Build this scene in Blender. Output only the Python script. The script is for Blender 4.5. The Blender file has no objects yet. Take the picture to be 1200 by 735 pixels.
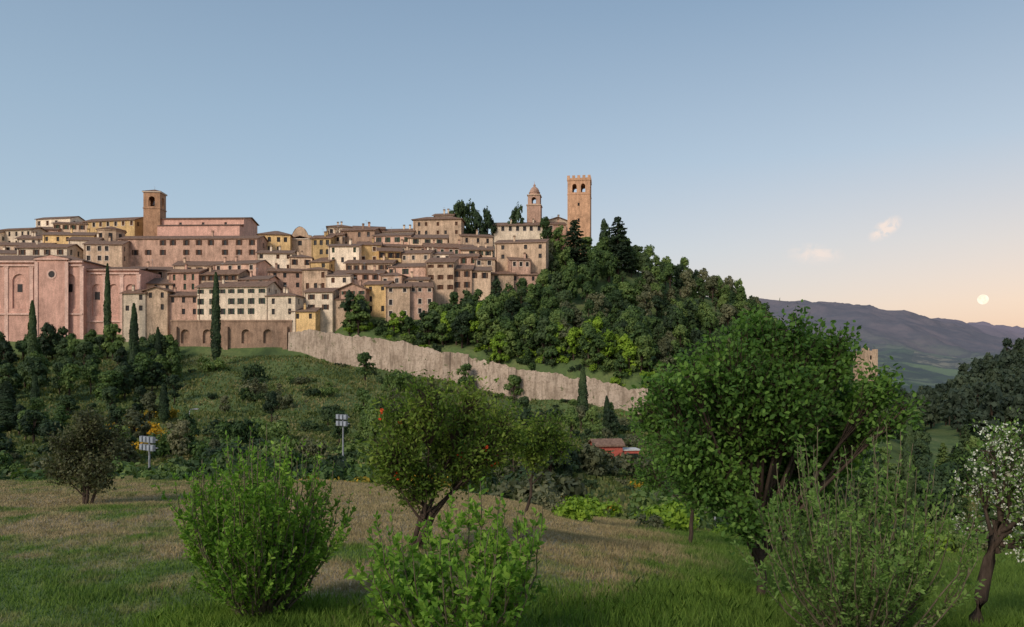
import bpy, math, random
import numpy as np
from mathutils import Vector, noise as mnoise
rng=np.random.default_rng(11); random.seed(11)
F=900.0; CX=600.0; HY=430.0
scene=bpy.context.scene
def S(r,g,b):
    f=lambda c:(c/255/12.92) if c/255<=0.04045 else ((c/255+0.055)/1.055)**2.4
    return (f(r),f(g),f(b),1.0)
def PX(u,d): return (u-CX)/F*d
def PZ(py,d): return (HY-py)/F*d

# ------------------------------------------------------------ terrain height
D=np.array([0,8,13,22,35,50,80,120,160,190,205,225,245,275,300,340,420,550,800,1500,2500,4000,6000,9000,14000],float)
TT={
-300:[-1.7,-2.7,-3.15,-4,-5.2,-9,-13,-12,-9,-4,-1,3,14,30,40,44,30,-10,-40,-60,-60,-40,0,0,0],
0:   [-1.7,-2.7,-3.15,-4,-5.2,-9,-13,-12,-9,-4,-1,3,14,30,40,44,30,-10,-40,-60,-60,-40,0,0,0],
370: [-1.7,-2.7,-3.1,-4,-5.2,-9,-13,-12.5,-9.5,-4,-1,3.5,15,31,43,46,30,-10,-40,-60,-60,-40,0,0,0],
523: [-1.7,-2.7,-3.05,-4,-5.6,-9.5,-13.5,-14.5,-12.5,-8,-5,1,14,30,43,46,30,-10,-40,-60,-60,-30,100,50,0],
612: [-1.7,-2.7,-3.1,-4.2,-6.2,-10,-14,-15.5,-14,-10,-6.5,5,16,32,44,47,32,-10,-40,-60,-60,-20,200,100,0],
680: [-1.7,-2.7,-3.2,-4.6,-6.8,-10.5,-14.5,-16,-15,-10,-3,7,17,33,45,47,32,-10,-40,-60,-60,0,300,200,0],
757: [-1.7,-2.7,-3.4,-4.9,-7.2,-11,-15,-17,-16,-11,-4,4,14,29,37,38,26,-10,-42,-60,-60,20,400,300,0],
850: [-1.7,-2.72,-3.6,-5.2,-7.8,-12,-16,-20,-19,-14,-10,-3,6,18,25,26,15,-20,-45,-60,-55,40,490,400,0],
910: [-1.7,-2.75,-3.8,-5.4,-8,-12,-17,-22,-22,-19,-17,-12,-5,3,8,8,0,-28,-45,-58,-50,60,515,420,0],
1000:[-1.7,-2.8,-3.9,-5.5,-8.2,-12,-18,-24,-26,-26,-25,-23,-19,-14,-12,-14,-22,-36,-48,-62,-20,75,500,430,0],
1060:[-1.7,-2.8,-3.9,-5.6,-8.3,-12.5,-18,-25,-28,-29,-29,-28,-27,-27,-27,-29,-36,-38,-48,-66,-25,95,415,440,0],
1110:[-1.7,-2.8,-3.9,-5.6,-8.3,-12.5,-18,-25,-28,-30,-30,-30,-30,-30,-30,-30,-30,-27,-42,-66,-45,60,320,500,0],
1150:[-1.7,-2.8,-3.9,-5.6,-8.3,-12.5,-18,-25,-28,-30,-30,-31,-31,-31,-31,-28,-22,-8,-20,-60,-50,40,215,530,0],
1200:[-1.7,-2.8,-3.9,-5.6,-8.3,-12.5,-18,-25,-28,-30,-30,-31,-31,-31,-29,-24,-10,5,0,-50,-45,30,140,470,0],
1500:[-1.7,-2.8,-3.9,-5.6,-8.3,-12.5,-18,-25,-28,-30,-30,-31,-31,-29,-22,-10,15,45,50,0,0,80,300,500,0]}
US=np.array(sorted(TT),float); TZ=np.array([TT[int(u)] for u in US])
WU=[335,372,440,523,612,690,757,800]; WD=[228,226,222,214,203,196,190,188]
def walld(u): return float(np.interp(u,WU,WD))
def sm(a,b,x):
    t=min(1,max(0,(x-a)/(b-a))); return t*t*(3-2*t)
def h(x,y):
    yy=max(y,0.0); ye=max(yy,4.0)
    u=min(1500,max(-300,CX+F*x/ye))
    j=min(len(US)-2,max(0,int(np.searchsorted(US,u)-1))); tu=(u-US[j])/(US[j+1]-US[j])
    i=min(len(D)-2,max(0,int(np.searchsorted(D,yy)-1))); td=min(1,(yy-D[i])/(D[i+1]-D[i]))
    z=(TZ[j,i]*(1-td)+TZ[j,i+1]*td)*(1-tu)+(TZ[j+1,i]*(1-td)+TZ[j+1,i+1]*td)*tu
    if 150<y<300 and 340<u<790:   # terrace held up behind the city wall
        w=walld(u); z+=8.0*sm(w+.3,w+4,y)*(1-sm(w+22,w+65,y))*sm(372,415,u)*(1-sm(755,790,u))
        z-=2.0*sm(w-30,w-5,y)*(1-sm(w+30,w+65,y))*sm(342,400,u)*(1-sm(755,790,u))
    z+=mnoise.noise((x/3.1,y/3.1,0))*0.10*sm(9,16,y)
    z+=mnoise.noise((x/14,y/14,3))*1.1*sm(45,110,y)
    z+=mnoise.noise((x/130,y/130,5))*9*sm(400,900,y)
    if y>1200:
        z+=mnoise.fractal((x/900,y/900,8),1.0,2.0,6)*70*sm(2500,5500,y)
        z+=(mnoise.ridged_multi_fractal((x/420+3,y/900,2),1.0,2.0,4,1.0,2.0)-1.1)*34*sm(1600,3000,y)
    return z

# ------------------------------------------------------------ geometry accumulator
class Geo:
    def __init__(s): s.v=[];s.f=[];s.m=[];s.blocks=[]
    def face(s,pts,m=0):
        n=len(s.v); s.v.extend([tuple(p) for p in pts]); s.f.append(list(range(n,n+len(pts)))); s.m.append(m)
    def box(s,x0,x1,y0,y1,z0,z1,m=0):
        P=lambda x,y,z:(x,y,z)
        a,b,c,d=P(x0,y0,z0),P(x1,y0,z0),P(x1,y1,z0),P(x0,y1,z0)
        e,f,g,k=P(x0,y0,z1),P(x1,y0,z1),P(x1,y1,z1),P(x0,y1,z1)
        for q in ((a,b,f,e),(b,c,g,f),(c,d,k,g),(d,a,e,k),(e,f,g,k),(d,c,b,a)): s.face(q,m)
    def npadd(s,V,Fc,m=0): s.blocks.append((np.asarray(V,float),np.asarray(Fc,int),m))
    def tube(s,pts,rad,m=0,sides=6):
        pts=[Vector(p) for p in pts]; rings=[]
        for i,p in enumerate(pts):
            t=(pts[min(i+1,len(pts)-1)]-pts[max(i-1,0)]); 
            if t.length<1e-6: t=Vector((0,0,1))
            t.normalize(); a=t.orthogonal() if abs(t.z)>0.98 else t.cross(Vector((0,0,1)))
            a.normalize(); b=t.cross(a)
            rings.append([p+(a*math.cos(2*math.pi*k/sides)+b*math.sin(2*math.pi*k/sides))*rad[i] for k in range(sides)])
        n=len(s.v)
        for r in rings: s.v.extend([tuple(q) for q in r])
        for i in range(len(pts)-1):
            for k in range(sides):
                k2=(k+1)%sides
                s.f.append([n+i*sides+k,n+i*sides+k2,n+(i+1)*sides+k2,n+(i+1)*sides+k]); s.m.append(m)
    def revolve(s,cx,cy,prof,seg=16,m=0):
        for i in range(len(prof)-1):
            (r0,z0),(r1,z1)=prof[i],prof[i+1]
            for k in range(seg):
                a=2*math.pi*k/seg;b=2*math.pi*(k+1)/seg
                q=[(cx+r0*math.cos(a),cy+r0*math.sin(a),z0),(cx+r0*math.cos(b),cy+r0*math.sin(b),z0),
                   (cx+r1*math.cos(b),cy+r1*math.sin(b),z1),(cx+r1*math.cos(a),cy+r1*math.sin(a),z1)]
                if r1<1e-5:q=q[:3]
                if r0<1e-5:q=[q[0],q[2],q[3]]
                s.face(q,m)
    def arrays(s):
        vs=[];li=[];lc=[];mi=[];off=0
        if s.v:
            vs.append(np.array(s.v,float)); li.append(np.concatenate([np.array(f) for f in s.f])); lc.append(np.array([len(f) for f in s.f])); mi.append(np.array(s.m)); off=len(s.v)
        for V,Fc,m in s.blocks:
            vs.append(V); li.append((Fc+off).ravel()); lc.append(np.full(len(Fc),Fc.shape[1])); mi.append(np.full(len(Fc),m) if np.isscalar(m) else m); off+=len(V)
        return np.concatenate(vs),np.concatenate(li),np.concatenate(lc),np.concatenate(mi)
    def mesh(s,name,mats,smooth=False,rnd=None):
        V,L,C,M=s.arrays()
        me=bpy.data.meshes.new(name); me.vertices.add(len(V)); me.vertices.foreach_set('co',V.astype(np.float32).ravel())
        me.loops.add(len(L)); me.loops.foreach_set('vertex_index',L.astype(np.int32))
        me.polygons.add(len(C)); st=np.concatenate([[0],np.cumsum(C)[:-1]])
        me.polygons.foreach_set('loop_start',st.astype(np.int32)); me.polygons.foreach_set('loop_total',C.astype(np.int32))
        me.polygons.foreach_set('material_index',M.astype(np.int32))
        if smooth: me.polygons.foreach_set('use_smooth',np.ones(len(C),bool))
        for mt in mats: me.materials.append(mt)
        me.update(calc_edges=True)
        if len(C)<100000: me.validate()
        if rnd is not None:
            at=me.attributes.new('rnd','FLOAT','FACE'); at.data.foreach_set('value',rnd.astype(np.float32))
        return me
    def obj(s,name,mats,loc=(0,0,0),rz=0,smooth=False,rnd=None):
        o=bpy.data.objects.new(name,s.mesh(name,mats,smooth,rnd)); o.location=loc; o.rotation_euler=(0,0,rz)
        scene.collection.objects.link(o); return o

# ------------------------------------------------------------ materials
def base(name,rough=0.9,spec=0.15):
    m=bpy.data.materials.new(name); m.use_nodes=True; nt=m.node_tree
    b=nt.nodes['Principled BSDF']; b.inputs['Roughness'].default_value=rough
    b.inputs['Specular IOR Level'].default_value=spec
    return m,nt,b
def N(nt,t,**k):
    n=nt.nodes.new(t)
    for a,v in k.items(): setattr(n,a,v)
    return n
def ramp(nt,src,stops):
    r=N(nt,'ShaderNodeValToRGB'); e=r.color_ramp.elements
    while len(e)>1: e.remove(e[-1])
    e[0].position=stops[0][0]; e[0].color=stops[0][1]
    for p,c in stops[1:]:
        q=e.new(p); q.color=c
    nt.links.new(src,r.inputs[0]); return r.outputs[0]
def noi(nt,vec,scale,detail=5,rough=0.6,dist=0):
    n=N(nt,'ShaderNodeTexNoise'); n.inputs['Scale'].default_value=scale; n.inputs['Detail'].default_value=detail
    n.inputs['Roughness'].default_value=rough; n.inputs['Distortion'].default_value=dist
    if vec is not None: nt.links.new(vec,n.inputs['Vector'])
    return n.outputs['Fac']
def mix(nt,f,a,b,mode='MIX'):
    n=N(nt,'ShaderNodeMix',data_type='RGBA',blend_type=mode)
    for s,v in ((n.inputs[0],f),(n.inputs[6],a),(n.inputs[7],b)):
        if hasattr(v,'links'): nt.links.new(v,s)
        else: s.default_value=v
    return n.outputs[2]
def mth(nt,op,a,b=0.0,clamp=False):
    n=N(nt,'ShaderNodeMath',operation=op); n.use_clamp=clamp
    for s,v in ((n.inputs[0],a),(n.inputs[1],b)):
        if hasattr(v,'links'): nt.links.new(v,s)
        else: s.default_value=v
    return n.outputs[0]
def mrange(nt,v,a,b,c=0.0,d=1.0):
    n=N(nt,'ShaderNodeMapRange'); nt.links.new(v,n.inputs[0])
    for i,x in enumerate((a,b,c,d)): n.inputs[i+1].default_value=x
    return n.outputs[0]
def pos(nt): return N(nt,'ShaderNodeNewGeometry').outputs['Position']
def scaled(nt,vec,s):
    n=N(nt,'ShaderNodeMapping'); nt.links.new(vec,n.inputs[0]); n.inputs['Scale'].default_value=s; return n.outputs[0]
def bump(nt,b,src,st,dist):
    n=N(nt,'ShaderNodeBump'); n.inputs['Strength'].default_value=st; n.inputs['Distance'].default_value=dist
    nt.links.new(src,n.inputs['Height']); nt.links.new(n.outputs[0],b.inputs['Normal'])

def wall_mat(name,c,var=0.35,dark=0.5):
    m,nt,b=base(name)
    p=pos(nt); ob=N(nt,'ShaderNodeObjectInfo').outputs['Random']
    n1=noi(nt,p,0.35,4,0.65); n2=noi(nt,scaled(nt,p,(1.2,1.2,0.25)),0.9,4,0.7); n3=noi(nt,p,3.0,3,0.7)
    d=tuple(x*dark for x in c[:3])+(1,); l=tuple(min(1,x*1.25) for x in c[:3])+(1,)
    col=ramp(nt,n1,[(0.22,d),(0.45,c),(0.72,l)])
    st=mrange(nt,n2,0.35,0.7,1.15,1-var); sp=mrange(nt,n3,0.3,0.7,0.75,1.25); rd=mrange(nt,ob,0,1,0.74,1.25)
    k=mth(nt,'MULTIPLY',mth(nt,'MULTIPLY',st,sp),rd)
    cm=N(nt,'ShaderNodeCombineColor'); 
    for i in range(3): nt.links.new(k,cm.inputs[i])
    out=mix(nt,1.0,col,cm.outputs[0],'MULTIPLY'); nt.links.new(out,b.inputs['Base Color'])
    bump(nt,b,n3,0.5,0.1); return m
PINK=wall_mat('pink_stone',(0.56,0.365,0.275,1))
BEIGE=wall_mat('beige_stone',(0.60,0.44,0.31,1))
BROWN=wall_mat('brown_stone',(0.44,0.295,0.21,1))
OCHRE=wall_mat('ochre_plaster',(0.64,0.445,0.215,1),0.25,0.65)
CREAM=wall_mat('cream_plaster',(0.72,0.60,0.46,1),0.25,0.7)
ROSE=wall_mat('rose_plaster',(0.62,0.38,0.29,1),0.25,0.7)
SALMON=wall_mat('salmon_plaster',(0.54,0.325,0.26,1),0.2,0.75)
SALMD=wall_mat('salmon_trim',(0.62,0.42,0.35,1),0.15,0.8)
BRICK=wall_mat('tower_brick',(0.46,0.275,0.17,1),0.3,0.6)
def town_wall_mat():
    m,nt,b=base('city_wall_stone'); p=pos(nt)
    n1=noi(nt,p,0.18,5,0.65); n2=noi(nt,scaled(nt,p,(1,1,0.18)),1.1,5,0.7); n3=noi(nt,p,1.8,5,0.8)
    col=ramp(nt,n1,[(0.3,(0.33,0.255,0.195,1)),(0.5,(0.54,0.43,0.34,1)),(0.7,(0.64,0.52,0.42,1))])
    col=mix(nt,mrange(nt,n2,0.46,0.64,0,0.7),col,(0.2,0.155,0.115,1))
    col=mix(nt,mrange(nt,n3,0.5,0.64,0,0.7),col,(0.22,0.17,0.125,1))
    n4=noi(nt,p,0.3,5,0.75); col=mix(nt,mrange(nt,n4,0.59,0.65,0,0.8),col,(0.09,0.12,0.04,1))
    nt.links.new(col,b.inputs['Base Color']); bump(nt,b,n3,0.9,0.35); return m
CWALL=town_wall_mat()
def roof_mat():
    m,nt,b=base('terracotta_tiles'); p=pos(nt); ob=N(nt,'ShaderNodeObjectInfo').outputs['Random']
    n1=noi(nt,p,1.2,4,0.7); 
    w=N(nt,'ShaderNodeTexWave'); w.inputs['Scale'].default_value=1.3; w.inputs['Distortion'].default_value=0.6; nt.links.new(p,w.inputs['Vector'])
    col=ramp(nt,n1,[(0.3,(0.15,0.09,0.065,1)),(0.5,(0.27,0.165,0.115,1)),(0.7,(0.39,0.26,0.19,1))])
    col=mix(nt,mrange(nt,w.outputs['Fac'],0,1,0,0.35),col,(0.09,0.06,0.045,1))
    k=mrange(nt,ob,0,1,0.0,0.6); col=mix(nt,k,col,(0.2,0.155,0.13,1))
    nt.links.new(col,b.inputs['Base Color']); bump(nt,b,w.outputs['Fac'],0.6,0.1); return m
ROOF=roof_mat()
def flat(name,c,rough=0.8,spec=0.2,metal=0,var=0.25,scale=3):
    m,nt,b=base(name,rough,spec); n1=noi(nt,pos(nt),scale,3,0.6)
    nt.links.new(ramp(nt,n1,[(0.3,tuple(x*(1-var) for x in c[:3])+(1,)),(0.7,tuple(x*(1+var) for x in c[:3])+(1,))]),b.inputs['Base Color'])
    b.inputs['Metallic'].default_value=metal; return m
GLASS=flat('window_glass',(0.022,0.02,0.022),0.35,0.3)
SHBR=flat('brown_shutter',(0.10,0.05,0.032)); SHGR=flat('green_shutter',(0.045,0.07,0.05)); SURR=flat('stone_surround',(0.64,0.54,0.44))
DARK=flat('dark_opening',(0.02,0.018,0.017)); LEAD=flat('lead_dome',(0.2,0.17,0.15)); STEEL=flat('galvanised_steel',(0.3,0.32,0.35),0.5,0.4,0.3)
REDP=flat('red_paint',(0.45,0.11,0.08)); WHITE=flat('white_paint',(0.6,0.6,0.58)); LAMPG=flat('lamp_glass',(0.32,0.36,0.42),0.2,0.5)
RUB=flat('tyre_rubber',(0.03,0.03,0.03)); CARP=flat('car_paint',(0.35,0.05,0.04),0.35,0.5); 
def bark_mat(name,c):
    m,nt,b=base(name); p=N(nt,'ShaderNodeTexCoord').outputs['Object']
    n1=noi(nt,scaled(nt,p,(14,14,3)),1.5,4,0.7)
    nt.links.new(ramp(nt,n1,[(0.3,tuple(x*0.45 for x in c)+(1,)),(0.7,tuple(x*1.3 for x in c)+(1,))]),b.inputs['Base Color'])
    bump(nt,b,n1,0.8,0.02); return m
BARK=bark_mat('bark',(0.075,0.055,0.042)); BARKG=bark_mat('grey_bark',(0.15,0.13,0.085))
def leaf_mat(name,cs,scale=0.5,trans=0.3,island=0.6,objr=0.9,mute=True):
    m=bpy.data.materials.new(name); m.use_nodes=True; nt=m.node_tree; nt.nodes.remove(nt.nodes['Principled BSDF'])
    g=N(nt,'ShaderNodeNewGeometry'); n1=noi(nt,g.outputs['Position'],scale,1,0.6)
    r=g.outputs['Random Per Island']; at=N(nt,'ShaderNodeAttribute',attribute_name='rnd').outputs['Fac']
    f=mth(nt,'ADD',mrange(nt,n1,0.3,0.7,0.15,.85),mrange(nt,r,0,1,-island/2,island/2))
    f=mth(nt,'ADD',f,mth(nt,'MULTIPLY',at,objr),True)
    if mute: cs=[(c[0]*1.08,c[1]*.92,c[2]*1.12) for c in cs]
    k=len(cs); col=ramp(nt,f,[(i/(k-1),tuple(c)+(1,)) for i,c in enumerate(cs)])
    a=N(nt,'ShaderNodeBsdfPrincipled'); a.inputs['Roughness'].default_value=0.6; a.inputs['Specular IOR Level'].default_value=0.15
    t=N(nt,'ShaderNodeBsdfTranslucent'); ms=N(nt,'ShaderNodeMixShader'); ms.inputs[0].default_value=trans
    nt.links.new(col,a.inputs['Base Color'])
    tc=mix(nt,1.0,col,(1.3,1.35,0.6,1),'MULTIPLY'); nt.links.new(tc,t.inputs[0])
    nt.links.new(a.outputs[0],ms.inputs[1]); nt.links.new(t.outputs[0],ms.inputs[2]); nt.links.new(ms.outputs[0],nt.nodes['Material Output'].inputs[0]); return m
L_DARK=leaf_mat('dark_foliage',[(0.028,0.055,0.026),(0.05,0.10,0.038),(0.085,0.15,0.05)],0.25)
L_MID=leaf_mat('wood_foliage',[(0.042,0.09,0.03),(0.09,0.18,0.045),(0.17,0.28,0.07)],0.15)
L_LIGHT=leaf_mat('light_foliage',[(0.10,0.21,0.025),(0.19,0.36,0.035),(0.28,0.48,0.045)],0.3,objr=.4)
L_OLIVE=leaf_mat('olive_foliage',[(0.08,0.11,0.05),(0.13,0.17,0.075),(0.2,0.235,0.11)],0.4)
L_YEL=leaf_mat('broom_blossom',[(0.11,0.16,0.025),(0.36,0.31,0.035),(0.65,0.46,0.03)],0.9,island=1.0)
L_FAR=leaf_mat('far_foliage',[(0.04,0.07,0.042),(0.06,0.10,0.055),(0.09,0.14,0.07)],0.02)
L_BIG=leaf_mat('mulberry_leaves',[(0.04,0.11,0.022),(0.085,0.205,0.034),(0.155,0.32,0.052)],0.9,0.35,0.7,0)
L_SHR=leaf_mat('shrub_leaves',[(0.08,0.20,0.025),(0.15,0.345,0.04),(0.25,0.47,0.065)],1.5,0.4,0.8,0)
L_SHR2=leaf_mat('willow_shrub_leaves',[(0.09,0.19,0.045),(0.16,0.32,0.07),(0.26,0.45,0.11)],1.5,0.45,0.8,0)
L_POM=leaf_mat('pomegranate_leaves',[(0.055,0.115,0.018),(0.115,0.22,0.03),(0.22,0.34,0.055)],1.2,0.4,0.8,0)
L_LAU=leaf_mat('laurel_leaves',[(0.05,0.07,0.03),(0.09,0.12,0.05),(0.15,0.18,0.08)],1,.3,.8,0)
L_SLOPE=leaf_mat('slope_grass_blades',[(0.07,0.115,0.032),(0.13,0.19,0.05),(0.24,0.255,0.10)],0.08,0.3,0.8,0)
PETW=leaf_mat('white_petals',[(0.6,0.6,0.55),(0.75,0.75,0.7),(0.82,0.85,0.76)],2,0.3,0.8,0,False)
PETR=leaf_mat('red_blossom',[(0.55,0.06,0.02),(0.7,0.12,0.03)],2,0.3,0.8,0,False)

# ------------------------------------------------------------ terrain mesh
def ground_color(nt,p):
    sp=N(nt,'ShaderNodeSeparateXYZ'); nt.links.new(p,sp.inputs[0]); X,Y=sp.outputs[0],sp.outputs[1]
    n1=noi(nt,p,0.35,5,0.65,0.4); n2=noi(nt,p,2.5,3,0.7); n3=noi(nt,scaled(nt,p,(1,0.5,1)),0.9,4,0.7)
    green=ramp(nt,n2,[(0.3,(0.068,0.125,0.024,1)),(0.55,(0.125,0.21,0.038,1)),(0.75,(0.20,0.275,0.065,1))])
    dry=ramp(nt,n2,[(0.3,(0.25,0.19,0.10,1)),(0.6,(0.44,0.34,0.195,1)),(0.8,(0.55,0.43,0.265,1))])
    a=mrange(nt,Y,10.5,16,0,0.62)
    rgt=mrange(nt,mth(nt,'SUBTRACT',X,mth(nt,'MULTIPLY',Y,0.13)),0.0,3.0,0,1.1)
    lf=mrange(nt,mth(nt,'ADD',X,mth(nt,'MULTIPLY',Y,0.26)),-4.5,-0.5,0.38,0)
    k=mth(nt,'ADD',mrange(nt,n1,0.3,0.7,-0.4,0.5),mrange(nt,n3,0.35,0.7,-0.35,0.45))
    k=mth(nt,'SUBTRACT',mth(nt,'SUBTRACT',mth(nt,'ADD',k,mth(nt,'ADD',a,0.2)),rgt),lf)
    k=mrange(nt,k,0.05,0.6,0,1)
    return mix(nt,k,green,dry),X,Y
def ground_mat():
    m,nt,b=base('ground_soil_grass',0.95,0.1); p=pos(nt)
    near,X,Y=ground_color(nt,p)
    near=mix(nt,0.25,near,(0.07,0.06,0.03,1))
    n4=noi(nt,p,0.06,6,0.7,0.5); n5=noi(nt,p,1.1,4,0.75)
    mid=ramp(nt,n4,[(0.3,(0.05,0.085,0.024,1)),(0.48,(0.10,0.155,0.038,1)),(0.6,(0.16,0.20,0.06,1)),(0.75,(0.24,0.205,0.11,1))])
    mid=mix(nt,mrange(nt,n5,0.4,0.7,0,0.65),mid,(0.045,0.075,0.022,1))
    c1=mix(nt,mrange(nt,Y,34,50),near,mid)
    vo=N(nt,'ShaderNodeTexVoronoi'); vo.inputs['Scale'].default_value=1/210.0; nt.links.new(scaled(nt,p,(1,0.5,0)),vo.inputs['Vector'])
    sc=N(nt,'ShaderNodeSeparateColor'); nt.links.new(vo.outputs['Color'],sc.inputs[0])
    fld=ramp(nt,sc.outputs[0],[(0.0,(0.06,0.10,0.06,1)),(0.35,(0.09,0.145,0.075,1)),(0.55,(0.15,0.22,0.10,1)),(0.75,(0.11,0.165,0.09,1)),(1,(0.26,0.25,0.17,1))])
    n6=noi(nt,p,0.004,7,0.7); fld=mix(nt,mrange(nt,n6,0.46,0.53,0,0.9),fld,(0.045,0.072,0.058,1))
    c2=mix(nt,mrange(nt,Y,450,900),c1,fld)
    n7=noi(nt,p,0.0035,9,0.78)
    rdg=ramp(nt,n7,[(0.36,(0.065,0.072,0.07,1)),(0.47,(0.10,0.098,0.092,1)),(0.56,(0.165,0.135,0.122,1)),(0.72,(0.225,0.18,0.16,1))])
    c3=mix(nt,mrange(nt,Y,3700,4700),c2,rdg)
    hz=mix(nt,mrange(nt,Y,900,5000,0.08,0.52),c3,(0.175,0.18,0.235,1))  # aerial haze painted into the base colour, blue-grey tint growing with depth
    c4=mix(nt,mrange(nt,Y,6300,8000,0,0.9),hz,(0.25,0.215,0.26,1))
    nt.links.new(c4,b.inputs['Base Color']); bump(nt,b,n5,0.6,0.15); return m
GROUND=ground_mat()
ys=np.concatenate([np.linspace(-55,5,13),np.arange(6,40,0.6),np.geomspace(40,185,90)[:-1],np.arange(185,240,1.2),np.geomspace(240,1500,110)[:-1],np.geomspace(1500,8500,240)[:-1],np.geomspace(8500,14000,12)])
offs=np.concatenate([np.linspace(-2.6,-0.75,40)[:-1],np.linspace(-0.75,0.25,110)[:-1],np.linspace(0.25,0.75,130),np.linspace(0.75,2.6,40)[1:]])
G=[]
for y in ys:
    for o in offs:
        x=o*(y+60 if y<400 else y*1.15); G.append((x,y,h(x,y)))
G=np.array(G); nc=len(offs); nr=len(ys)
ii,jj=np.meshgrid(np.arange(nr-1),np.arange(nc-1),indexing='ij'); a=(ii*nc+jj).ravel()
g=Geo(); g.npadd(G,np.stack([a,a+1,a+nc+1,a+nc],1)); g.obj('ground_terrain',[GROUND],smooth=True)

# ------------------------------------------------------------ grass blades
def grass_mat():
    m,nt,b=base('grass_blades',0.7,0.15); p=pos(nt); c,_,_=ground_color(nt,p)
    r=N(nt,'ShaderNodeNewGeometry').outputs['Random Per Island']
    c=mix(nt,mrange(nt,r,0,1,0,0.25),c,(0.18,0.28,0.045,1)); nt.links.new(c,b.inputs['Base Color'])
    t=N(nt,'ShaderNodeBsdfTranslucent'); nt.links.new(c,t.inputs[0]); ms=N(nt,'ShaderNodeMixShader'); ms.inputs[0].default_value=0.3
    nt.links.new(b.outputs[0],ms.inputs[1]); nt.links.new(t.outputs[0],ms.inputs[2]); nt.links.new(ms.outputs[0],nt.nodes['Material Output'].inputs[0]); return m
GRASS=grass_mat()
def grass(n):
    d=4+ (rng.random(n)**1.25)*34; u=rng.uniform(-0.85,0.85,n); x=u*(d+1.0)
    z=np.array([h(a,b) for a,b in zip(x,d)])
    lush=np.clip((x-0.10*d)/3+0.15,0,1)
    cl=np.array([mnoise.noise((a*0.8,b*0.8,2)) for a,b in zip(x,d)])
    hh=(0.03+0.035*rng.random(n)+0.10*lush*rng.random(n)+0.06*np.clip(cl,0,1))*(1+d/60)
    hh*=np.where(d<10,1.25,1)
    w=0.0055*(0.7+d/9); an=rng.random(n)*6.283; ln=rng.normal(0,0.45,(n,2))*hh[:,None]
    P=np.stack([x,d,z-0.01],1); T=np.stack([np.cos(an),np.sin(an),0*an],1)*w[:,None]
    tip=P+np.stack([ln[:,0],ln[:,1],hh],1)
    V=np.stack([P-T,P+T,tip],1).reshape(-1,3)
    g=Geo(); g.npadd(V,np.arange(3*n).reshape(-1,3)); g.obj('meadow_grass',[GRASS])
grass(380000)
def slope_grass(n):
    u=rng.uniform(-150,1150,n); d=rng.uniform(40,224,n); k=np.array([d_<walld(u_)-.5 for u_,d_ in zip(u,d)]); u=u[k]; d=d[k]; n=len(u); x=(u-CX)/F*d
    cl=np.array([mnoise.noise((a*0.12,b*0.12,2)) for a,b in zip(x,d)]); z=np.array([h(a,b) for a,b in zip(x,d)])
    hh=(0.25+0.35*rng.random(n)+0.5*np.clip(cl,0,1)); w=hh*.55; an=rng.random(n)*6.28
    P=np.stack([x,d,z-.05],1); T=np.stack([np.cos(an),np.sin(an),0*an],1)*w[:,None]; ln=rng.normal(0,.4,(n,2))*hh[:,None]
    tip=P+np.stack([ln[:,0],ln[:,1],hh],1); V=np.stack([P-T*.6,P+T*.6,tip+T*.5,tip-T*.4],1).reshape(-1,3)
    g=Geo(); g.npadd(V,np.arange(4*n).reshape(-1,4)); g.obj('hillside_grass',[L_SLOPE])
slope_grass(130000)

# ------------------------------------------------------------ foliage helpers
def unit(v): return v/np.maximum(1e-9,np.linalg.norm(v,axis=-1,keepdims=True))
def rvec(n): return unit(rng.normal(size=(n,3)))
def quads(P,Nn,size):
    n=len(P); R=rvec(n); T=unit(np.cross(Nn,R)); B=np.cross(Nn,T)
    s=(size*(0.6+0.8*rng.random(n)))[:,None]
    V=np.stack([P-T*s*0.6,P-B*s*0.38,P+T*s*0.6,P+B*s*0.38],1).reshape(-1,3)
    return V,np.arange(4*n).reshape(-1,4)
def ovals(P,T,L,wr=0.5,upb=0.8):
    n=len(P); T=unit(T); Nn=unit(rvec(n)+np.array([0,0,upb])); B=unit(np.cross(T,Nn)); Nn=np.cross(B,T)
    L=(L*(0.6+0.7*rng.random(n)))[:,None]; w=L*wr
    pts=[(0,0,0),(.3,.5,.03),(.68,.42,.03),(1,0,-.08),(.68,-.42,.03),(.3,-.5,.03)]
    V=np.stack([P+T*L*a+B*w*b+Nn*L*c for a,b,c in pts],1).reshape(-1,3)
    return V,np.arange(6*n).reshape(-1,6)
def cloud(g,lobes,n,size,m=0,flat=1.0):
    R=np.array([l[3] for l in lobes]); pr=R**2/np.sum(R**2); C=np.array([l[:3] for l in lobes])
    for i,l in enumerate(lobes):
        k=int(n*pr[i]); 
        if k<4: continue
        ns=14; sc=rvec(ns*2); sc=sc[sc[:,2]>-0.6][:ns]; 
        idx=rng.integers(0,len(sc),k); loc=sc[idx]*0.76+rvec(k)*(0.38*rng.random(k)**0.4)[:,None]
        P=C[i]+loc*l[3]*np.array([1,1,flat]); Nn=unit(unit(loc-sc[idx]*0.55)+rvec(k)*0.45+np.array([0,0,0.2]))
        V,Fc=quads(P,Nn,size); g.npadd(V,Fc,m)
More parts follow.
